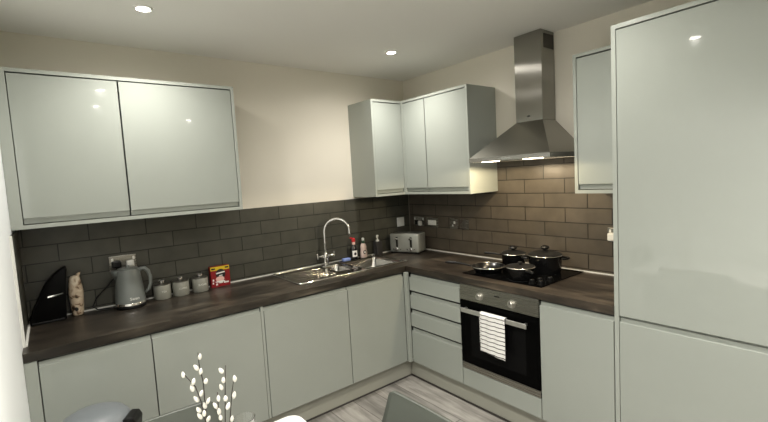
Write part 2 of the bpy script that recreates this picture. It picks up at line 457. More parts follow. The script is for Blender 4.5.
# worktop, one L with the sink opening
xs = [LX + .001, -1.075, -.905, -.885, -.515, -WF, -.0005]; xs = sorted(xs)
ys = sorted([-2.1555, -WF, -.46, -.375, -.095, -.085, -.0005])
def in_top(x, y):
    if y > -WF:
        if (-1.075 < x < -.905 and -.375 < y < -.095) or (-.885 < x < -.515 and -.46 < y < -.085): return None
        return 0
    return 1 if x > -WF else None
wt = link('worktop', MB().cells(xs, ys, WB, WT, in_top), [M['top_x'], M['top_y']])
tag(wt, 'dark brown wood-effect L-shaped worktop along both walls', 'worktop')

# ------------------------------------------------------------------ wall units
Gw = 'wall cabinets'
def wall_unit(label, T, w, doors, lp=.018, rp=.018, lshow=True):
    root = thing('wall_cabinet', label, 'cabinet', T(w / 2, 0, UB), Gw)
    mb = MB(T)
    mb.box(0, lp, .001, UD, UB, UT).box(w - rp, w, .001, UD, UB, UT)
    mb.box(lp, w - rp, .001, UD, UT - .018, UT).box(lp, w - rp, .001, UD, UB, UB + .020)
    mb.box(lp, w - rp, .001, .010, UB + .02, UT - .018)
    link('carcass', mb, M['panel'], root)
    for u0, u1 in doors:
        link('door', jdoor(T, u0 + GAP + .001, u1 - GAP - .001, UB + .0210, UT - .0245, UD - .001, 'bottom', jl=.003), M['gloss'], root)
    return root
wall_unit('long two-door wall cabinet above kettle and canisters', sink_run(LX + .001), 1.1453, [(.047, .5108), (.5108, 1.1273)], lp=.047)
# corner group
wall_unit('one-door corner wall cabinet above the soap bottles', sink_run(-.6454), .6434, [(.016, .3144)], rp=.327)
wall_unit('two-door wall cabinet with bare side panel, left of the hood', hob_run(-.3295), .7195, [(.018, .279), (.279, .7035)])
wall_unit('slim one-door wall cabinet between the hood and the tall unit', hob_run(-1.8279), .327, [(.018, .309)])

# ------------------------------------------------------------------ tall unit
T = hob_run(-2.157); tw = .64; TFt = .604; TTt = 2.248
tu = thing('tall_cabinet', 'full-height tall sage grey cabinet with two doors beside the worktop end', 'cabinet', T(tw / 2, .3, 0))
mb = MB(T)
mb.box(0, .020, .003, TFt, 0, TTt).box(tw - .02, tw, .003, TFt, 0, TTt).box(.02, tw - .02, .003, TFt, TTt - .019, TTt).box(.02, tw - .02, .003, .012, .0, TTt - .019)
mb.box(.02, tw - .02, .02, TFt - .025, .13, .15).box(.02, tw - .02, .02, TFt - .025, .845, .865).box(.02, tw - .02, .53, .546, 0, .13)
link('carcass', mb, M['panel'], tu)
link('door', jdoor(T, .020 + GAP, tw - .020 - GAP, .865, TTt - .0245, TFt - .001, None), M['gloss'], tu)
link('door', jdoor(T, .020 + GAP, tw - .020 - GAP, .152, .860, TFt - .001, 'top', jh=.024, jl=.007), M['gloss'], tu)

# ------------------------------------------------------------------ oven
T = hob_run(-1.1558); w = .5936
ov = thing('built_in_oven', 'built-in steel and black glass oven with a tea towel on its handle', 'oven', T(w / 2, .3, .27))
link('oven_body', MB(T).box(.012, w - .012, .04, DF - .03, .271, WB - .005), M['dark_steel'], ov)
cpn = link('control_panel', MB(T).box(.003, w - .003, DF - .032, DF + .002, .757, WB - .005, .002), M['steel'], ov)
for y in (-1.327, -1.569):
    k = MB(); k.loft([[(-x_, y + r * math.cos(2 * PI * i / 24), .802 + r * math.sin(2 * PI * i / 24)) for i in range(24)] for x_, r in ((DF + .002, .026), (DF + .006, .026), (DF + .007, .019), (DF + .024, .0175), (DF + .026, .015))])
    kn = link('control_knob', k, simple('satin knob', (.62, .60, .56), .3, 1.), ov, smooth=35)
    link('pointer', MB().box(-DF - .0275, -DF - .025, y - .002, y + .002, .804, .819), M['black'], kn)
link('function_print', MB(T).box(.285, .325, DF + .0015, DF + .0026, .822, .830), M['black'], ov)
dr = link('oven_door', MB(T).box(.003, w - .003, DF - .026, DF + .004, .323, .752, .002), M['oven_black'], ov)
link('viewing_window', MB(T).box(.09, w - .09, DF + .0036, DF + .0046, .385, .665), M['oven_window'], dr)
hd = MB(T)
hd.box(.041, .534, DF + .036, DF + .046, .686, .715, .003)
for u in (.055, .505): hd.box(u, u + .014, DF + .003, DF + .037, .695, .709)
link('handle', hd, simple('satin steel handle', (.78, .77, .74), .35, 1.), dr)
link('bottom_trim', MB(T).box(.003, w - .003, DF - .03, DF + .002, .2785, .3205, .002), M['steel'], ov)
# tea towel folded over the handle bar
def towel(u, v):
    y = -1.366 - u * .184
    wv = .004 * math.sin(u * 11) * min(1, v * 3) + .003 * math.sin(u * 5 + v * 4)
    s = v * .46
    if s < .205:                 # short layer behind the bar
        z = .717 - (.205 - s); x = -(DF + .0285) + wv * .2; y += .026
    elif s < .232:               # over the bar
        t = (s - .205) / .027 * PI
        x = -(DF + .041) + .0125 * math.cos(t); z = .717 + .006 * math.sin(t)
    else:
        z = .717 - (s - .232) * 1.07 - u * .012 * (s - .232) / .2; x = -(DF + .0535) - abs(wv) - .004 * (s - .232) / .2
    return (x, y, z)
tw_ = link('tea_towel', MB().sheet(towel, 24, 60, .003), M['towel'])
tag(tw_, 'white tea towel with thin black stripes hanging over the oven handle', 'tea towel')

# ------------------------------------------------------------------ hood
hy0, hy1, hx, hb = -1.149, -1.746, -.45, 1.669
hood = thing('cooker_hood', 'brushed steel chimney cooker hood on the wall above the hob', 'hood', (-.01, -1.4475, hb))
lip = MB()
lip.cells([hx, hx + .012, -.014, -.0085], [hy1, hy1 + .012, hy0 - .012, hy0], hb, hb + .027, lambda x, y: None if (hx + .012 < x < -.014 and hy1 + .012 < y < hy0 - .012) else 0)
link('rim_band', lip, M['steel_h'], hood)
can = MB()
b4 = [(-.0085, hy0, hb + .027), (hx, hy0, hb + .027), (hx, hy1, hb + .027), (-.0085, hy1, hb + .027)]
t4 = [(-.0085, -1.3374, 1.922), (-.168, -1.3374, 1.922), (-.168, -1.5379, 1.922), (-.0085, -1.5379, 1.922)]
can.loft([b4, t4], False, True, smooth=False)
link('canopy', can, simple('satin steel canopy', (.31, .30, .265), .30, 1.), hood)
link('filter_plate', MB().box(hx + .013, -.015, hy1 + .013, hy0 - .013, hb + .006, hb + .012), M['dark_steel'], hood)
ch = link('chimney', MB().box(-.167, -.0085, -1.5379, -1.3374, 1.922, H - .002, .0015, 1), M['steel_h'], hood)
vg = MB().box(-.138, -.018, -1.5392, -1.5377, 2.385, 2.475)
link('vent_grille', vg, simple('dark vent grille', (.035, .03, .024), .5), ch)
link('badge', MB().prism([(.013 * math.cos(2 * PI * i / 20), .0055 * math.sin(2 * PI * i / 20)) for i in range(20)], lambda a, b, t: (-t, -1.434 + a, 1.957 + b), .1665, .1685), M['black'], ch)
cpb = MB()
for k in range(5): cpb.box(hx - .003, hx + .001, -1.405 - k * .018, -1.395 - k * .018, hb + .009, hb + .018)
link('control_buttons', cpb, M['chrome'], hood)
for y in (-1.29, -1.605):
    lm = MB().box(-.425, -.375, y - .055, y + .055, hb - .003, hb + .006, .002)
    link('lamp', lm, M['hoodlamp'], hood)

# ------------------------------------------------------------------ hob and pans
hob = thing('hob', 'black glass hob set on the worktop above the oven', 'hob', (-.28, -1.42, WT))
link('glass_plate', MB().box(-.535, -.030, -1.72, -1.118, WT + .0003, WT + .006, .002), M['hob_black'], hob)
for x, y, r in ((-.41, -1.245, .095), (-.440, -1.520, .078), (-.165, -1.28, .075), (-.195, -1.545, .095)):
    link('cooking_zone', MB().loft([[(x + q * math.cos(2 * PI * i / 40), y + q * math.sin(2 * PI * i / 40), WT + .0063) for i in range(40)] for q in (r, r - .003)], False, False), M['hob_mark'], hob)
for x, y in ((-.500, -1.640), (-.495, -1.695), (-.440, -1.655), (-.385, -1.690)):
    k = link('control_knob', MB().lathe([(.021, 0), (.021, .004), (.017, .006), (.0155, .022), (.0135, .0245)], (x, y, WT + .0062), 20), M['black_gloss'], hob, smooth=35)
    link('grip', MB().box(x - .012, x + .012, y - .003, y + .003, WT + .030, WT + .034, .001), M['chrome'], k)
ZP = WT + .0066
def pan_body(r0, r1, h, c):
    return MB().lathe([(r0 * .9, 0), (r0, .006), (r1, h), (r1 + .003, h + .001), (r1 + .002, h + .003), (r1 - .003, h + .001), (r0 - .004, .008), (.002, .0075)], c, 40, True, True)
def rim(r, z, c): 
    return MB().lathe([(r - .003, z), (r + .003, z - .001), (r + .0045, z + .0015), (r + .003, z + .004), (r - .003, z + .004), (r - .0045, z + .002), (r - .003, z)], c, 40, False, False)
def handle(c, ang, r, z, L, mat, rise=.02, rad=.008):
    d = Vector((math.cos(ang), math.sin(ang), 0)); p = Vector(c)
    pts = [p + d * (r + t * L) + Vector((0, 0, z + rise * math.sin(min(1, t * 1.4) * PI / 2))) for t in [i / 10 for i in range(11)]]
    return MB().tube([tuple(q) for q in pts], [rad * (.7 + .5 * (i / 10)) if i < 10 else rad * .7 for i in range(11)], 12)
Gp = 'pans on the hob'
# frying pan
c = (-.41, -1.245, ZP)
fp = thing('frying_pan', 'low open frying pan with a long black handle, nearest the drawers', 'pan', c, Gp)
link('pan_body', pan_body(.088, .112, .042, c), M['pan'], fp, smooth=50)
link('pan_base', MB().lathe([(.084, .0085), (.088, .012), (.100, .026)], c, 40, True, False), M['pan_in'], fp)
link('rim', rim(.112, .041, c), M['pan_rim'], fp, smooth=60)
link('handle', handle(c, math.radians(118), .112, .036, .19, M['pan'], .022), M['black'], fp)
# small saucepan in front
c = (-.440, -1.520, ZP)
sp = thing('saucepan', 'small black saucepan with a glass lid at the front of the hob', 'pan', c, Gp)
link('pan_body', pan_body(.078, .088, .078, c), M['pan'], sp, smooth=50)
link('rim', rim(.088, .077, c), M['pan_rim'], sp, smooth=60)
ld = link('lid', MB().lathe([(.084, .079), (.086, .082), (.070, .086), (.040, .090), (.012, .092)], c, 40), M['pan_in'], sp, smooth=40)
link('knob', MB().lathe([(.008, .091), (.008, .096), (.015, .099), (.015, .106), (.010, .109)], c, 20), M['black'], ld, smooth=40)
link('handle', handle(c, math.radians(235), .088, .066, .10, M['pan'], .012), M['black'], sp)
# rear saucepan with lid
c = (-.165, -1.28, ZP)
rp = thing('saucepan', 'black lidded saucepan at the back of the hob, behind the frying pan', 'pan', c, Gp)
link('pan_body', pan_body(.076, .086, .095, c), M['pan'], rp, smooth=50)
link('rim', rim(.086, .094, c), M['pan_rim'], rp, smooth=60)
ld = link('lid', MB().lathe([(.083, .096), (.085, .099), (.070, .107), (.040, .115), (.012, .118)], c, 40), M['pan_in'], rp, smooth=40)
link('knob', MB().lathe([(.010, .117), (.010, .122), (.024, .127), (.028, .135), (.021, .145), (.009, .149)], c, 20), M['black'], ld, smooth=40)
link('handle', handle(c, math.radians(120), .086, .082, .12, M['pan'], .012), M['black'], rp)
# stock pot
c = (-.195, -1.545, ZP)
st = thing('stock_pot', 'tallest black pot with two side handles and knobbed lid, nearest the tall unit', 'pan', c, Gp)
link('pan_body', pan_body(.096, .107, .118, c), M['pan'], st, smooth=50)
link('rim', rim(.107, .117, c), M['pan_rim'], st, smooth=60)
ld = link('lid', MB().lathe([(.104, .119), (.106, .123), (.090, .132), (.052, .143), (.014, .148)], c, 40), M['pan_in'], st, smooth=40)
link('knob', MB().lathe([(.011, .147), (.011, .154), (.026, .159), (.030, .167), (.023, .177), (.009, .181)], c, 20), M['black'], ld, smooth=40)
for a in (math.radians(118), math.radians(-62)):
    d = Vector((math.cos(a), math.sin(a), 0)); n = Vector((-d.y, d.x, 0)); C0 = Vector(c) + Vector((0, 0, .098))
    pts = [C0 + d * (.104 + .040 * math.sin(t * PI)) + n * (.036 * math.cos(t * PI)) for t in [i / 12 for i in range(13)]]
    link('side_handle', MB().tube([tuple(p) for p in pts], .0075, 10), M['black'], st)

# ------------------------------------------------------------------ sink and tap
sx0, sx1, sy0, sy1 = -1.462, -.487, -.50, -.026
snk = thing('sink', 'stainless steel sink with one and a half bowls and a ridged drainer', 'sink', ((sx0 + sx1) / 2, -.26, WT))
xs = sorted([sx0, -1.07, -.91, -.88, -.52, sx1]); ys = sorted([sy0, -.455, -.37, -.10, -.09, sy1])
hole = lambda x, y: (-1.07 < x < -.91 and -.37 < y < -.10) or (-.88 < x < -.52 and -.455 < y < -.09)
link('sink_plate', MB().cells(xs, ys, WT + .0003, WT + .0035, lambda x, y: None if hole(x, y) else 0), M['sinksteel'], snk)
def rrect(x0, x1, y0, y1, r, z, n=6):
    out = []
    for cx, cy, a0 in ((x1 - r, y1 - r, 0), (x0 + r, y1 - r, 90), (x0 + r, y0 + r, 180), (x1 - r, y0 + r, 270)):
        for k in range(n + 1):
            a = math.radians(a0 + 90 * k / n); out.append((cx + r * math.cos(a), cy + r * math.sin(a), z))
    return out
def bowl(x0, x1, y0, y1, depth):
    mb = MB(); z = WT + .0048; R = []
    for ins, dz, r in ((-.006, 0, .012), (0, .0006, .018), (.004, -.003, .022), (.008, -.02, .03), (.014, -depth + .03, .04), (.024, -depth + .008, .045), (.045, -depth, .04)):
        R.append(rrect(x0 + ins, x1 - ins, y0 + ins, y1 - ins, r, z + dz))
    mb.loft(R, False, True); return mb
b1 = link('main_bowl', bowl(-.88, -.52, -.455, -.09, .135), M['sinksteel'], snk, smooth=40)
link('drain', MB().lathe([(.042, 0), (.040, .003), (.028, .002), (.010, .002)], (-.70, -.27, WT - .130), 24), M['chrome'], b1)
b2 = link('half_bowl', bowl(-1.07, -.91, -.37, -.10, .10), M['sinksteel'], snk, smooth=40)
link('drain', MB().lathe([(.034, 0), (.032, .003), (.022, .002), (.010, .002)], (-.99, -.23, WT - .095), 24), M['chrome'], b2)
rl = [(x, y, WT + .0056) for x, y, _ in rrect(sx0 + .006, sx1 - .006, sy0 + .006, sy1 - .006, .03, 0)]
link('raised_rim', MB().tube(rl + [rl[0]], .0045, 8), M['chrome'], snk)
dg_ = MB()
for k in range(6):
    y = -.14 - k * .052
    dg_.box(-1.42, -1.10, y - .004, y + .004, WT + .0030, WT + .0046, .0007)
link('drainer_ridges', dg_, M['sinksteel'], snk)
tap = thing('kitchen_tap', 'tall chrome swan-neck tap with two levers behind the sink', 'tap', (-.995, -.062, WT + .0036))
tb = MB().lathe([(.025, 0), (.025, .006), (.021, .010), (.019, .05), (.021, .055), (.021, .095), (.016, .102), (.0125, .11)], (-.995, -.062, WT + .0040), 24)
link('tap_body', tb, M['chrome'], tap, smooth=40)
dx, dy = .77, -.638; rr = .103
pts = [(-.995, -.062, 1.01), (-.995, -.062, 1.10), (-.995, -.062, 1.186)]
for k in range(1, 19):
    a = PI - k * (PI * 1.06) / 18
    q = rr + rr * math.cos(a); pts.append((-.995 + dx * q, -.062 + dy * q, 1.186 + rr * math.sin(a)))
e = pts[-1]; pts.append((e[0] + .001, e[1] - .001, e[2] - .02))
link('spout', MB().tube(pts, .0105, 14), M['chrome'], tap)
for sgn in (-1, 1):
    lv = MB().tube([(-.995 + sgn * .018, -.062, .988), (-.995 + sgn * .045, -.062, .988)], .013, 14)
    lv.tube([(-.995 + sgn * .04, -.062, .988), (-.995 + sgn * .078, -.066, .990)], [.008, .0065], 10)
    lv.tube([(-.995 + sgn * .076, -.066, .975), (-.995 + sgn * .078, -.066, 1.018)], [.006, .007], 10)
    link('lever', lv, M['chrome'], tap, smooth=50)

sg = link('sponge', MB().box(-.835, -.765, -.082, -.045, WT + .0036, WT + .028, .006), M['blue_sponge'])
tag(sg, 'flat blue sponge lying beside the tap at the sink edge', 'sponge')

# soap bottles on the sink ledge
Gs = 'soap bottles behind the sink'
zs = WT + .0036
def lab(name, mb, m, p): return link(name, mb, m, p)
c = (-.712, -.058, zs)
b = thing('soap_bottle', 'dark bottle with a red spout cap and white label, beside the blue sponge', 'bottle', c, Gs)
link('bottle_body', MB().lathe([(.028, 0), (.031, .004), (.031, .085), (.027, .105), (.014, .122), (.012, .135)], c, 24, sy=.75), M['bottle_dark'], b, smooth=40)
link('label_patch', MB().loft([[(c[0] + .0316 * math.cos(a), c[1] + .0316 * .75 * math.sin(a), c[2] + z) for a in [math.radians(215 + 8 * k) for k in range(13)]] for z in (.025, .078)], False, False, False), M['print_white'], b)
link('label_mark', MB().ball((c[0] - .003, c[1] - .0232, c[2] + .050), .012, .002, .013), M['print_black'], b)
link('neck_band', MB().lathe([(.0135, .128), (.0145, .130), (.0145, .150), (.0125, .152)], c, 20), M['print_pink'], b)
cp_ = MB().lathe([(.0155, .152), (.0165, .156), (.0150, .180), (.008, .186)], c, 20)
cp_.tube([(c[0], c[1], c[2] + .172), (c[0] - .020, c[1] - .004, c[2] + .184), (c[0] - .036, c[1] - .006, c[2] + .190)], [.010, .008, .005], 10)
link('cap', cp_, M['red_plastic'], b, smooth=40)
c = (-.612, -.058, zs)
b = thing('soap_bottle', 'pale pink patterned bottle with a dark green neck and white top', 'bottle', c, Gs)
link('bottle_body', MB().lathe([(.030, 0), (.034, .005), (.034, .045), (.028, .075), (.031, .095), (.022, .118), (.013, .128)], c, 24, sy=.8), M['bottle_pale'], b, smooth=40)
link('label_mark', MB().ball((c[0] - .004, c[1] - .0255, c[2] + .050), .017, .003, .017), M['print_black'], b)
link('label_patch', MB().ball((c[0] - .004, c[1] - .0278, c[2] + .050), .009, .0015, .009), M['print_white'], b)
link('neck_band', MB().lathe([(.0145, .126), (.0155, .128), (.0155, .148), (.012, .151)], c, 20), M['green_plastic'], b)
link('cap', MB().lathe([(.012, .149), (.0125, .152), (.0115, .170), (.007, .174)], c, 20), M['white_plastic'], b, smooth=40)
c = (-.452, -.058, zs)
b = thing('soap_dispenser', 'square dark soap dispenser with a white pump, nearest the toaster', 'bottle', (c[0], c[1], WT), Gs)
c = (-.452, -.058, WT)
link('bottle_body', MB().box(c[0] - .030, c[0] + .030, c[1] - .030, c[1] + .030, WT + .0003, WT + .125, .006), simple('charcoal dispenser', (.045, .043, .042), .3), b)
pm = MB().lathe([(.014, .124), (.014, .138), (.006, .140), (.006, .165), (.011, .167), (.011, .180), (.006, .182)], c, 18)
pm.tube([(c[0], c[1], c[2] + .173), (c[0] - .022, c[1] - .020, c[2] + .172), (c[0] - .028, c[1] - .026, c[2] + .160)], [.006, .005, .004], 8)
link('pump', pm, M['white_plastic'], b, smooth=40)

# ------------------------------------------------------------------ toaster (turned into the corner)
tloc = (-.205, -.188, WT); ta = math.radians(-68)   # its long axis runs along local x
tr = thing('toaster', 'silver grey four-slot toaster standing in the corner of the worktop', 'toaster', tloc, rotz=ta)
tl, td, tz0, tz1 = .145, .080, .012, .180
def tbox(*a): return MB().box(*a)
link('toaster_body', MB().box(-tl, tl, -td, td, tz0, tz1, .014, 3), M['toaster'], tr, local=True, smooth=40)
link('base', MB().box(-tl + .008, tl - .008, -td + .008, td - .008, 0, tz0 + .004), M['black'], tr, local=True)
for x in (-.070, .070):
    for y in (-.030, .030): link('bread_slot', MB().box(x - .058, x + .058, y - .013, y + .013, tz1 - .002, tz1 + .0008), M['black'], tr, local=True)
for x in (-.070, .070):
    link('lever_slot', MB().box(x - .010, x + .010, -td - .0008, -td + .002, .060, .150, .0005), M['black'], tr, local=True)
    link('lever', MB().box(x - .014, x + .014, -td - .020, -td - .001, .128, .142, .003), M['chrome'], tr, local=True)
    k = MB(); k.loft([[(x + .0 + r * math.cos(2 * PI * i / 20), -td - q, .042 + r * math.sin(2 * PI * i / 20)) for i in range(20)] for q, r in ((0, .016), (.010, .015), (.012, .012))])
    link('dial', k, M['chrome'], tr, local=True, smooth=40)
    for dx_ in (-.034, .034):
        link('button', MB().box(x + dx_ - .007, x + dx_ + .007, -td - .004, -td, .036, .048, .002), M['chrome'], tr, local=True)

# ------------------------------------------------------------------ left-hand worktop things
c = (-2.795, -.066, WT)
bk = thing('kitchen_appliance', 'black kitchen appliance with sloping side and thin silver strip, in the worktop corner', 'appliance', c)
prof = [(-2.872, WT + .0005), (-2.712, WT + .0005), (-2.700, 1.10), (-2.688, 1.195), (-2.700, 1.203), (-2.745, 1.172), (-2.795, 1.115), (-2.850, 1.000), (-2.872, .945)]
link('housing', MB().prism(prof, lambda a, b_, t: (a, -t, b_), .022, .112, .006), M['black_gloss'], bk, smooth=30)
link('silver_strip', MB().prism([(-2.785, 1.048), (-2.717, 1.056), (-2.717, 1.064), (-2.785, 1.056)], lambda a, b_, t: (a, -t, b_), .111, .1145), M['chrome'], bk)
link('base_foot', MB().box(-2.865, -2.72, -.118, -.02, WT + .0003, WT + .012, .003), M['black'], bk)

c = (-2.657, -.056, WT)
orn = thing('ornament', 'slim cream and brown mottled ornament with a pointed tip, between black appliance and kettle', 'ornament', c)
link('figure_body', MB().lathe([(.024, .0003), (.028, .006), (.030, .03), (.034, .09), (.036, .13), (.033, .17), (.029, .195), (.027, .215), (.018, .228), (.004, .232)], c, 24), M['ornament'], orn, smooth=60)
link('pointed_tip', MB().tube([(c[0] + .010, c[1], WT + .215), (c[0] + .020, c[1] - .002, WT + .236), (c[0] + .030, c[1] - .003, WT + .252)], [.014, .009, .002], 12), M['ornament'], orn)
link('dark_spot', MB().ball((c[0] - .006, c[1] - .029, WT + .040), .009, .004, .012), M['print_black'], orn)

c = (-2.398, -.125, WT)
kt = thing('kettle', 'slate grey electric kettle with loop handle below the double socket', 'kettle', c)
link('power_base', MB().lathe([(.078, .0003), (.080, .004), (.080, .014), (.074, .019)], c, 36), M['black'], kt, smooth=40)
link('silver_band', MB().lathe([(.0785, .019), (.0805, .021), (.0800, .034), (.0785, .036)], c, 36), M['chrome'], kt, smooth=40)
link('kettle_body', MB().lathe([(.0795, .036), (.0785, .06), (.0735, .12), (.067, .18), (.0615, .222), (.060, .228), (.056, .230)], c, 40), M['kettle'], kt, smooth=40)
link('lid', MB().lathe([(.056, .2302), (.056, .235), (.045, .241), (.012, .244), (.010, .252), (.004, .254)], c, 32), M['kettle'], kt, smooth=40)
sp_ = MB(); z0 = WT
sp_.loft([[(c[0] - .052, c[1] + .026, z0 + .17), (c[0] - .070, c[1], z0 + .17), (c[0] - .052, c[1] - .026, z0 + .17)],
          [(c[0] - .050, c[1] + .028, z0 + .20), (c[0] - .080, c[1], z0 + .205), (c[0] - .050, c[1] - .028, z0 + .20)],
          [(c[0] - .045, c[1] + .030, z0 + .231), (c[0] - .093, c[1], z0 + .236), (c[0] - .045, c[1] - .030, z0 + .231)]])
link('spout', sp_, M['kettle'], kt)
hp = [(.050, .205), (.066, .226), (.085, .226), (.104, .205), (.114, .165), (.112, .125), (.100, .092), (.079, .075)]
hp = [(c[0] + a, c[1] - .012, WT + b_) for a, b_ in hp]
link('handle', MB().tube(hp, [.010, .012, .012, .011, .0105, .010, .009, .007], 12), M['kettle'], kt)
text_mesh('emblem', 'Swan', .024, M['letter'], frame_matrix((c[0] + .012, c[1] - .0795, WT + .062), (1, .16, 0), (-.0, .07, 1)), kt)

Gc = 'grey storage canisters'
can0 = None
for i, (cx, cy, word, lb) in enumerate(((-2.214, -.070, 'TEA', 'grey lidded canister nearest the kettle'), (-2.104, -.072, 'COFFEE', 'middle one of the three grey lidded canisters'), (-1.983, -.072, 'SUGAR', 'grey lidded canister nearest the red box'))):
    c = (cx, cy, WT)
    cn = thing('canister', lb, 'canister', c, Gc)
    link('canister_body', MB().lathe([(.048, .0003), (.050, .003), (.050, .088), (.0485, .090)], c, 36), M['canister'], cn, smooth=40)
    ld = link('lid', MB().lathe([(.047, .0902), (.0495, .092), (.0495, .098), (.040, .1005), (.012, .102)], c, 36), M['dark_steel'], cn, smooth=40)
    link('knob', MB().lathe([(.010, .101), (.010, .104), (.019, .107), (.020, .118), (.014, .121)], c, 20), M['chrome'], ld, smooth=40)
    text_mesh('lettering', word, .017 if len(word) < 6 else .014, M['letter'], frame_matrix((cx + .002, cy - .0506, WT + .050), (1, .04, 0), (0, 0, 1)), cn)

# red box of sachets
bx0, bx1, by0, by1 = -1.908, -1.778, -.062, -.022
rb = thing('drink_box', 'red card box with a yellow top band, right of the canisters', 'box', ((bx0 + bx1) / 2, -.042, WT))
link('carton', MB().box(bx0, bx1, by0, by1, WT + .0003, WT + .143, .001, 1), M['red'], rb)
fy = by0 - .0004
def flat(name, poly, mat, d=.0006): return link(name, MB().prism(poly, lambda a, b_, t: (a, by0 - t, b_), 0, d), mat, rb)
xm = (bx0 + bx1) / 2
flat('yellow_band', [(bx0 + .001, WT + .116), (bx1 - .001, WT + .116), (bx1 - .001, WT + .142), (bx0 + .001, WT + .142)], M['yellow'])
flat('dark_emblem', [(xm + .002 + .033 * math.cos(2 * PI * k / 28), WT + .088 + .036 * math.sin(2 * PI * k / 28)) for k in range(28)], M['print_black'], .0009)
flat('white_banner', [(xm - .028, WT + .090), (xm + .030, WT + .096), (xm + .030, WT + .105), (xm - .028, WT + .099)], M['print_white'], .0012)
flat('pale_cup', [(xm - .004 + .029 * math.cos(2 * PI * k / 24), WT + .054 + .019 * math.sin(2 * PI * k / 24)) for k in range(24)], M['print_pink'], .0012)
flat('white_saucer', [(xm - .004 + .034 * math.cos(2 * PI * k / 24), WT + .036 + .006 * math.sin(2 * PI * k / 24)) for k in range(24)], M['print_white'], .0013)
for a, b_, w_, h_ in ((-.050, .050, .010, .014), (-.052, .030, .010, .012), (-.028, .018, .012, .014), (.000, .030, .024, .012), (.036, .026, .034, .010), (.002, .078, .022, .006)):
    link('white_print', MB().box(xm + a - w_ / 2, xm + a + w_ / 2, by0 - .0014, by0, WT + b_ - h_ / 2, WT + b_ + h_ / 2), M['print_white'], rb)
for a, b_, w_ in ((-.046, .128, .026), (.046, .130, .024)): link('dark_print', MB().box(xm + a - w_ / 2, xm + a + w_ / 2, by0 - .0012, by0, WT + b_ - .005, WT + b_ + .005), M['print_black'], rb)

# ------------------------------------------------------------------ sockets and switches
Gk = 'wall sockets and switches'
def plate(name, label, cat, T, u0, u1, z0, z1, mat, parts):
    r = thing(name, label, cat, T((u0 + u1) / 2, TT, (z0 + z1) / 2), Gk)
    link('face_plate', MB(T).box(u0, u1, TT - .0003, TT + .007, z0, z1, .002), mat, r)
    for nm, (a, b_, c_, d_), t0, t1, m in parts:
        link(nm, MB(T).box(a, b_, TT + t0, TT + t1, c_, d_, min(.002, (t1 - t0) * .3)), m, r)
    return r
Ts, Th = sink_run(0), hob_run(0)
def dbl(u0, z0, mat_in, rock=True):
    p = []
    for k in (0, 1):
        u = u0 + .037 + k * .073
        p.append(('outlet_insert', (u - .022, u + .022, z0 + .012, z0 + .052), .0065, .008, mat_in))
        p.append(('rocker', (u - .006 + (.02 if k else -.02), u + .006 + (.02 if k else -.02), z0 + .056, z0 + .076), .0065, .011, M['white_plastic']))
    return p
WP = M['white_plastic']
p1 = plate('wall_socket', 'brushed steel double socket above the kettle', 'socket', Ts, -2.478, -2.334, 1.126, 1.214, M['steel'], dbl(-2.478, 1.126, WP))
pl1 = thing('plug', 'black plug of the kettle in the double socket', 'plug', (-2.443, -.030, 1.163))
link('plug_body', MB(Ts).box(-2.468, -2.418, TT + .0085, TT + .034, 1.142, 1.186, .008), M['black'], pl1)
cd = MB().tube([(-2.443, -.030, 1.143), (-2.448, -.030, 1.10), (-2.492, -.032, 1.05), (-2.560, -.034, .985), (-2.585, -.040, .935), (-2.560, -.050, WT + .0045), (-2.52, -.062, WT + .0045), (-2.482, -.090, WT + .0045)], .0038, 8)
link('cord', cd, M['black'], pl1)
pl2 = thing('plug', 'white plug on the right half of the double socket above the kettle', 'plug', (-2.370, -.028, 1.163))
link('plug_body', MB(Ts).box(-2.392, -2.352, TT + .0085, TT + .038, 1.146, 1.182, .008), WP, pl2)
plate('wall_switch', 'white single wall switch on the sink wall above the toaster', 'switch', Ts, -.171, -.085, 1.130, 1.216, WP, [('rocker', (-.142, -.114, 1.152, 1.194), .0065, .011, WP)])
plate('wall_socket', 'dark double socket with white plug just right of the corner, above the toaster', 'socket', Th, .075, .211, 1.130, 1.216, M['steel'], dbl(.075, 1.130, M['black']))
pl3 = thing('plug', 'white plug in the dark double socket above the toaster', 'plug', (-.028, -.176, 1.155))
link('plug_body', MB(Th).box(.157, .195, TT + .0085, TT + .038, 1.135, 1.178, .008), WP, pl3)
plate('wall_socket', 'steel plate with four white rockers in a row on the hob wall', 'switch', Th, .250, .392, 1.126, 1.212, M['steel'], [('rocker', (.272 + k * .026, .294 + k * .026, 1.146, 1.190), .0065, .011, WP) for k in range(4)])
plate('wall_switch', 'single steel cooker switch with pale rockers, left one of the pair left of the hob', 'switch', Th, .538, .624, 1.128, 1.214, M['steel'], [('rocker', (.585, .603, 1.170, 1.192), .0065, .012, WP), ('indicator', (.566, .580, 1.146, 1.162), .0065, .010, WP), ('rocker', (.556, .572, 1.172, 1.192), .0065, .012, M['dark_steel'])])
plate('wall_switch', 'single steel outlet plate, right one of the pair left of the hob', 'switch', Th, .658, .744, 1.128, 1.214, M['steel'], [('rocker', (.682, .698, 1.150, 1.190), .0065, .011, M['dark_steel']), ('rocker', (.706, .722, 1.150, 1.190), .0065, .011, M['dark_steel'])])
plate('wall_socket', 'steel double socket half hidden behind the tall unit', 'socket', Th, 1.868, 2.012, 1.126, 1.212, M['steel'], dbl(1.868, 1.126, M['black']))
pl4 = thing('plug', 'white plug in the socket beside the tall unit', 'plug', (-.03, -1.905, 1.16))
link('plug_body', MB(Th).box(1.880, 1.928, TT + .0085, TT + .045, 1.134, 1.184, .008), WP, pl4)

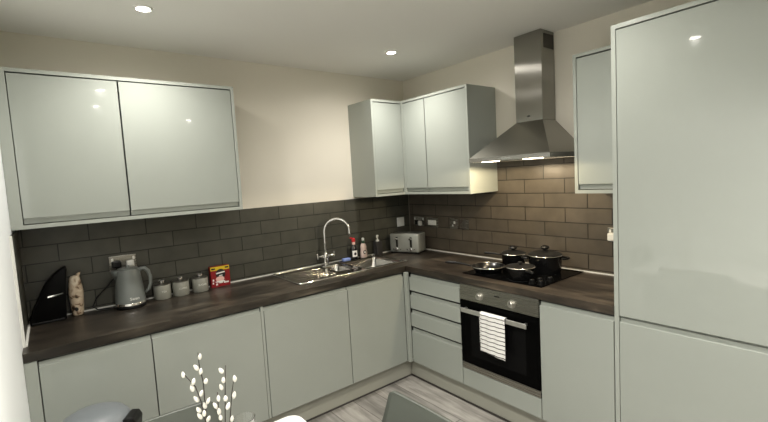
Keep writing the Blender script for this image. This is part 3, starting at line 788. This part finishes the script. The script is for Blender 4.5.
# ------------------------------------------------------------------ downlights
Gd = 'ceiling downlights'
spots = [(-2.28, -.68, 'downlight in the ceiling above the long wall cabinet'), (-.70, -.68, 'downlight in the ceiling near the corner wall cabinets'),
         (-2.29, -2.02, 'ceiling downlight above the dining table'), (-1.05, -2.05, 'ceiling downlight in front of the tall cabinet'),
         (-2.26, -2.85, 'ceiling downlight behind the viewer by the white wall'), (-1.18, -3.6, 'ceiling downlight behind the viewer by the hob wall')]
for x, y, lb in spots:
    d = thing('ceiling_downlight', lb, 'downlight', (x, y, H), Gd)
    link('trim_ring', MB().lathe([(.030, -.001), (.044, -.0005), (.044, -.004), (.036, -.008), (.030, -.006), (.030, -.001)], (x, y, H), 32, False, False), M['downlight_rim'], d, smooth=40)
    link('lens', MB().lathe([(.0295, -.0035), (.026, -.006), (.004, -.007)], (x, y, H), 28), M['bulb'], d, smooth=60)
def lamp(name, loc, power, col, size=math.radians(168), blend=1., rad=.03, aim=(0, 0, -1)):
    l = bpy.data.lights.new(name, 'SPOT'); l.energy = power; l.color = col; l.spot_size = size; l.spot_blend = blend; l.shadow_soft_size = rad
    o = bpy.data.objects.new(name, l); COL.objects.link(o); o.location = loc
    o.rotation_euler = Vector(aim).to_track_quat('-Z', 'Y').to_euler()
    return o
POW = 46; WIDE = 8
for i, (x, y, lb) in enumerate(spots):
    lamp('downlight_beam', (x, y, H - .03), POW * (.40 if y > -1 else .22 if y > -2.5 and x > -1.5 else 1.05 if y > -2.5 else 1.2 if y > -3 else 2.0), (1, .955, .89), math.radians(128), 1.)
    lamp('downlight_spill', (x, y, H - .03), WIDE, (1, .955, .89), math.radians(170), .6)
for y in (-1.29, -1.605):
    lamp('hood_beam', (-.40, y, hb - .02), 5.0, (1, .82, .55), math.radians(176), .1, .025)

# ------------------------------------------------------------------ dining corner
tx0, tx1, ty0, ty1 = -2.855, -2.082, -2.56, -1.648
tb_ = thing('dining_table', 'white dining table with rounded corners under the catkin twigs', 'table', ((tx0 + tx1) / 2, (ty0 + ty1) / 2, 0))
mb = MB(); R = []
for ins, z in ((.004, .722), (0, .726), (0, .746), (.004, .75)): R.append(rrect(tx0 + ins, tx1 - ins, ty0 + ins, ty1 - ins, .045, z, 10))
mb.loft(R); link('tabletop', mb, M['table'], tb_, smooth=40)
for x in (tx0 + .05, tx1 - .05):
    for y in (ty0 + .05, ty1 - .05):
        link('leg', MB().loft([[(x + q * math.cos(2 * PI * i / 16), y + q * math.sin(2 * PI * i / 16), z) for i in range(16)] for q, z in ((.014, 0), (.022, .722))]), M['table_leg'], tb_)

def chair(label, loc, rotz):
    """moulded chair; local: back edge at y=0 (top), facing -y, origin below the back's top edge centre"""
    r = thing('dining_chair', label, 'chair', loc, 'grey chairs at the dining table', rotz)
    zs, zt = .455, .856
    def back(u, v):
        s = u * 2 - 1; z = zs + v * (zt - zs)
        w = .262 - .052 * v ** 1.3
        rc = .022; h = zt - z
        if h < rc: w -= rc - math.sqrt(max(0, rc * rc - (rc - h) ** 2))
        y = -.105 * (1 - v) ** 1.25 - .028 * (s * s) * (1 - v * .8)
        return (s * w, y, z)
    def remap(u, v): return back(u, 1 - (1 - v) ** 1.7)
    link('backrest', MB().sheet(remap, 20, 24, .013), M['chair'], r, local=True)
    mb = MB(); R = []
    for ins, z in ((.012, .430), (0, .438), (0, .452), (.008, .460)): R.append([(x, y, z) for x, y, _ in rrect(-.205 + ins, .205 - ins, -.47 + ins, -.09 - ins, .07, 0, 8)])
    mb.loft(R); link('seat', mb, M['chair'], r, local=True, smooth=50)
    for sx in (-1, 1):
        for y0, y1 in ((-.16, -.06), (-.41, -.45)):
            link('leg', MB().tube([(sx * .14, y0, .432), (sx * .195, y1, .003)], [.014, .010], 12), M['chair_leg'], r, local=True)
    return r
chair('grey moulded chair in front of the drawers and oven, beside the white table corner', (-1.835, -2.14, 0), math.radians(-90))
chair('grey moulded chair between the white table and the base cabinets, behind the twigs', (-2.553, -1.520, 0), 0)

# waste bin
c = (-2.668, -.905, 0)
bn = thing('waste_bin', 'pale grey domed bin with black hinge, in front of the base cabinets', 'bin', c)
link('bin_body', MB().lathe([(.125, .004), (.128, .02), (.138, .58), (.138, .592)], c, 40), M['bin'], bn, smooth=40)
link('base_ring', MB().lathe([(.130, 0), (.132, .003), (.132, .022), (.128, .024)], c, 40, False, False), M['black'], bn)
link('collar', MB().lathe([(.139, .586), (.143, .588), (.143, .602), (.139, .604)], c, 40, False, False), M['black'], bn)
link('lid', MB().lathe([(.139, .592), (.141, .612), (.136, .634), (.120, .655), (.092, .671), (.055, .680), (.02, .683)], c, 40, True, True), M['bin'], bn, smooth=60)
t0_ = math.radians(-28)
hg = MB().prism([(.122, .580), (.172, .580), (.178, .622), (.166, .645), (.136, .648), (.122, .635)], lambda a, b_, t: (c[0] + a * math.cos(t0_) - t * math.sin(t0_), c[1] + a * math.sin(t0_) + t * math.cos(t0_), b_), -.042, .042, .006)
link('hinge', hg, M['black'], bn)

# drinking glass and vase with catkin twigs
c = (-2.307, -1.745, .75)
gl = link('drinking_glass', MB().lathe([(.024, .0003), (.026, .002), (.034, .110), (.0348, .111), (.0338, .1115), (.0325, .110), (.0245, .008), (.002, .007)], c, 36), M['glass'], smooth=40)
tag(gl, 'clear drinking glass on the white table beside the twigs', 'glass')
c = (-2.44, -1.925, .75)
vs = link('vase', MB().lathe([(.034, .0003), (.040, .004), (.046, .05), (.038, .10), (.026, .135), (.024, .150), (.027, .156), (.024, .156), (.021, .150), (.022, .135), (.034, .10), (.042, .05), (.036, .010), (.002, .008)], c, 32), M['vase'], smooth=60)
tag(vs, 'small pale vase on the white table holding the catkin twigs', 'vase')
ST = {
 'tallest of the white catkin twigs': ([(-2.457, -1.881, 1.164), (-2.457, -1.881, 1.132), (-2.452, -1.885, 1.082), (-2.452, -1.885, 1.013), (-2.452, -1.885, .969)],
   [(-2.454, -1.884, 1.153), (-2.464, -1.876, 1.123), (-2.455, -1.883, 1.112), (-2.446, -1.89, 1.084), (-2.445, -1.89, 1.028), (-2.453, -1.884, 1.016), (-2.448, -1.889, .978)]),
 'catkin twig leaning out furthest toward the bin': ([(-2.497, -1.875, 1.118), (-2.474, -1.893, 1.08), (-2.465, -1.901, 1.036), (-2.46, -1.904, .981)],
   [(-2.497, -1.875, 1.114), (-2.477, -1.891, 1.094), (-2.481, -1.887, 1.076), (-2.463, -1.902, 1.061), (-2.475, -1.892, 1.045), (-2.472, -1.895, 1.015), (-2.471, -1.896, .998), (-2.461, -1.904, 1.005)]),
 'straight upright catkin twig with a bare thin tip': ([(-2.412, -1.961, 1.14), (-2.418, -1.956, 1.059), (-2.423, -1.953, .986)],
   [(-2.422, -1.953, 1.126), (-2.419, -1.956, 1.101), (-2.425, -1.951, 1.082), (-2.418, -1.957, 1.051), (-2.414, -1.959, 1.029)]),
 'sparse catkin twig nearest the drinking glass': ([(-2.388, -1.946, 1.096), (-2.396, -1.94, 1.05), (-2.405, -1.932, .97)],
   [(-2.387, -1.946, 1.09), (-2.391, -1.943, 1.045), (-2.4, -1.936, .979)]),
 'shortest catkin twig in the middle of the bunch': ([(-2.435, -1.95, 1.071), (-2.436, -1.949, 1.032), (-2.433, -1.951, .99)],
   [(-2.434, -1.951, 1.055), (-2.442, -1.944, 1.035), (-2.435, -1.949, 1.019), (-2.433, -1.951, 1.002)]),
}
for i, (lb, (path, cats)) in enumerate(ST.items()):
    a = 2 * PI * i / 5
    foot = (c[0] + .008 * math.cos(a), c[1] + .008 * math.sin(a), c[2] + .014 )
    mid = (c[0] + .012 * math.cos(a) , c[1] + .012 * math.sin(a), c[2] + .15)
    r = thing('catkin_twig', lb + ', in the vase', 'twig', foot, 'white catkin twigs in the vase')
    P = path + [mid, foot]
    rad = [.0011 + .0009 * k / (len(P) - 1) for k in range(len(P))]
    link('twig_stem', MB().tube(P, rad, 8), M['twig'], r)
    for q in cats:
        # nearest stem point, to aim the catkin up and away from it
        best = min((Vector(P[k]).lerp(Vector(P[k + 1]), t / 8) for k in range(len(P) - 1) for t in range(9)), key=lambda s_: (s_ - Vector(q)).length)
        out = Vector(q) - best
        ax = (Vector((0, 0, 1)) + out * 45 + Vector((random.uniform(-.2, .2), random.uniform(-.2, .2), 0))).normalized()
        m_ = ax.to_track_quat('Z', 'X').to_matrix()
        L = random.uniform(.0082, .0102); Wd = random.uniform(.0046, .0056)
        mb = MB(lambda u, v, z, m_=m_, q=q: tuple(Vector(q) + m_ @ Vector((u, v, z))))
        mb.loft([[(rr_ * Wd * math.cos(2 * PI * k / 12), rr_ * Wd * math.sin(2 * PI * k / 12), zz * L) for k in range(12)] for zz, rr_ in ((-1, .25), (-.8, .68), (-.4, .98), (0, 1), (.4, .82), (.75, .5), (.97, .15))])
        link('catkin', mb, M['catkin'], r)

# ------------------------------------------------------------------ camera
yaw, pitch, roll, F = math.radians(51.7833), math.radians(-4.5775), math.radians(-3.2383), 424.3135
fw = Vector((math.cos(yaw) * math.cos(pitch), math.sin(yaw) * math.cos(pitch), math.sin(pitch)))
rt = Vector((math.sin(yaw), -math.cos(yaw), 0)); up = rt.cross(fw)
R_ = rt * math.cos(roll) + up * math.sin(roll); U_ = up * math.cos(roll) - rt * math.sin(roll)
cam = bpy.data.cameras.new('camera'); cam.sensor_width = 36; cam.lens = F * 36 / 768; cam.clip_start = .02
co = bpy.data.objects.new('camera', cam); COL.objects.link(co)
mw = Matrix((R_, U_, -fw)).transposed().to_4x4(); mw.translation = (-2.7341, -3.0753, 1.6062)
co.matrix_world = mw
SC.camera = co

# ------------------------------------------------------------------ world and view
wd = bpy.data.worlds.new('world'); SC.world = wd; wd.use_nodes = True
wd.node_tree.nodes['Background'].inputs[0].default_value = (.5, .5, .5, 1); wd.node_tree.nodes['Background'].inputs[1].default_value = .02
vs_ = SC.view_settings
vs_.view_transform = 'Standard'; vs_.look = 'None'; vs_.gamma = 1; vs_.use_curve_mapping = False; vs_.exposure = 1.02
SC.cycles.max_bounces = 10; SC.cycles.diffuse_bounces = 6; SC.cycles.glossy_bounces = 5; SC.cycles.transmission_bounces = 8
SC.cycles.sample_clamp_indirect = 8; SC.cycles.caustics_reflective = False; SC.cycles.caustics_refractive = False
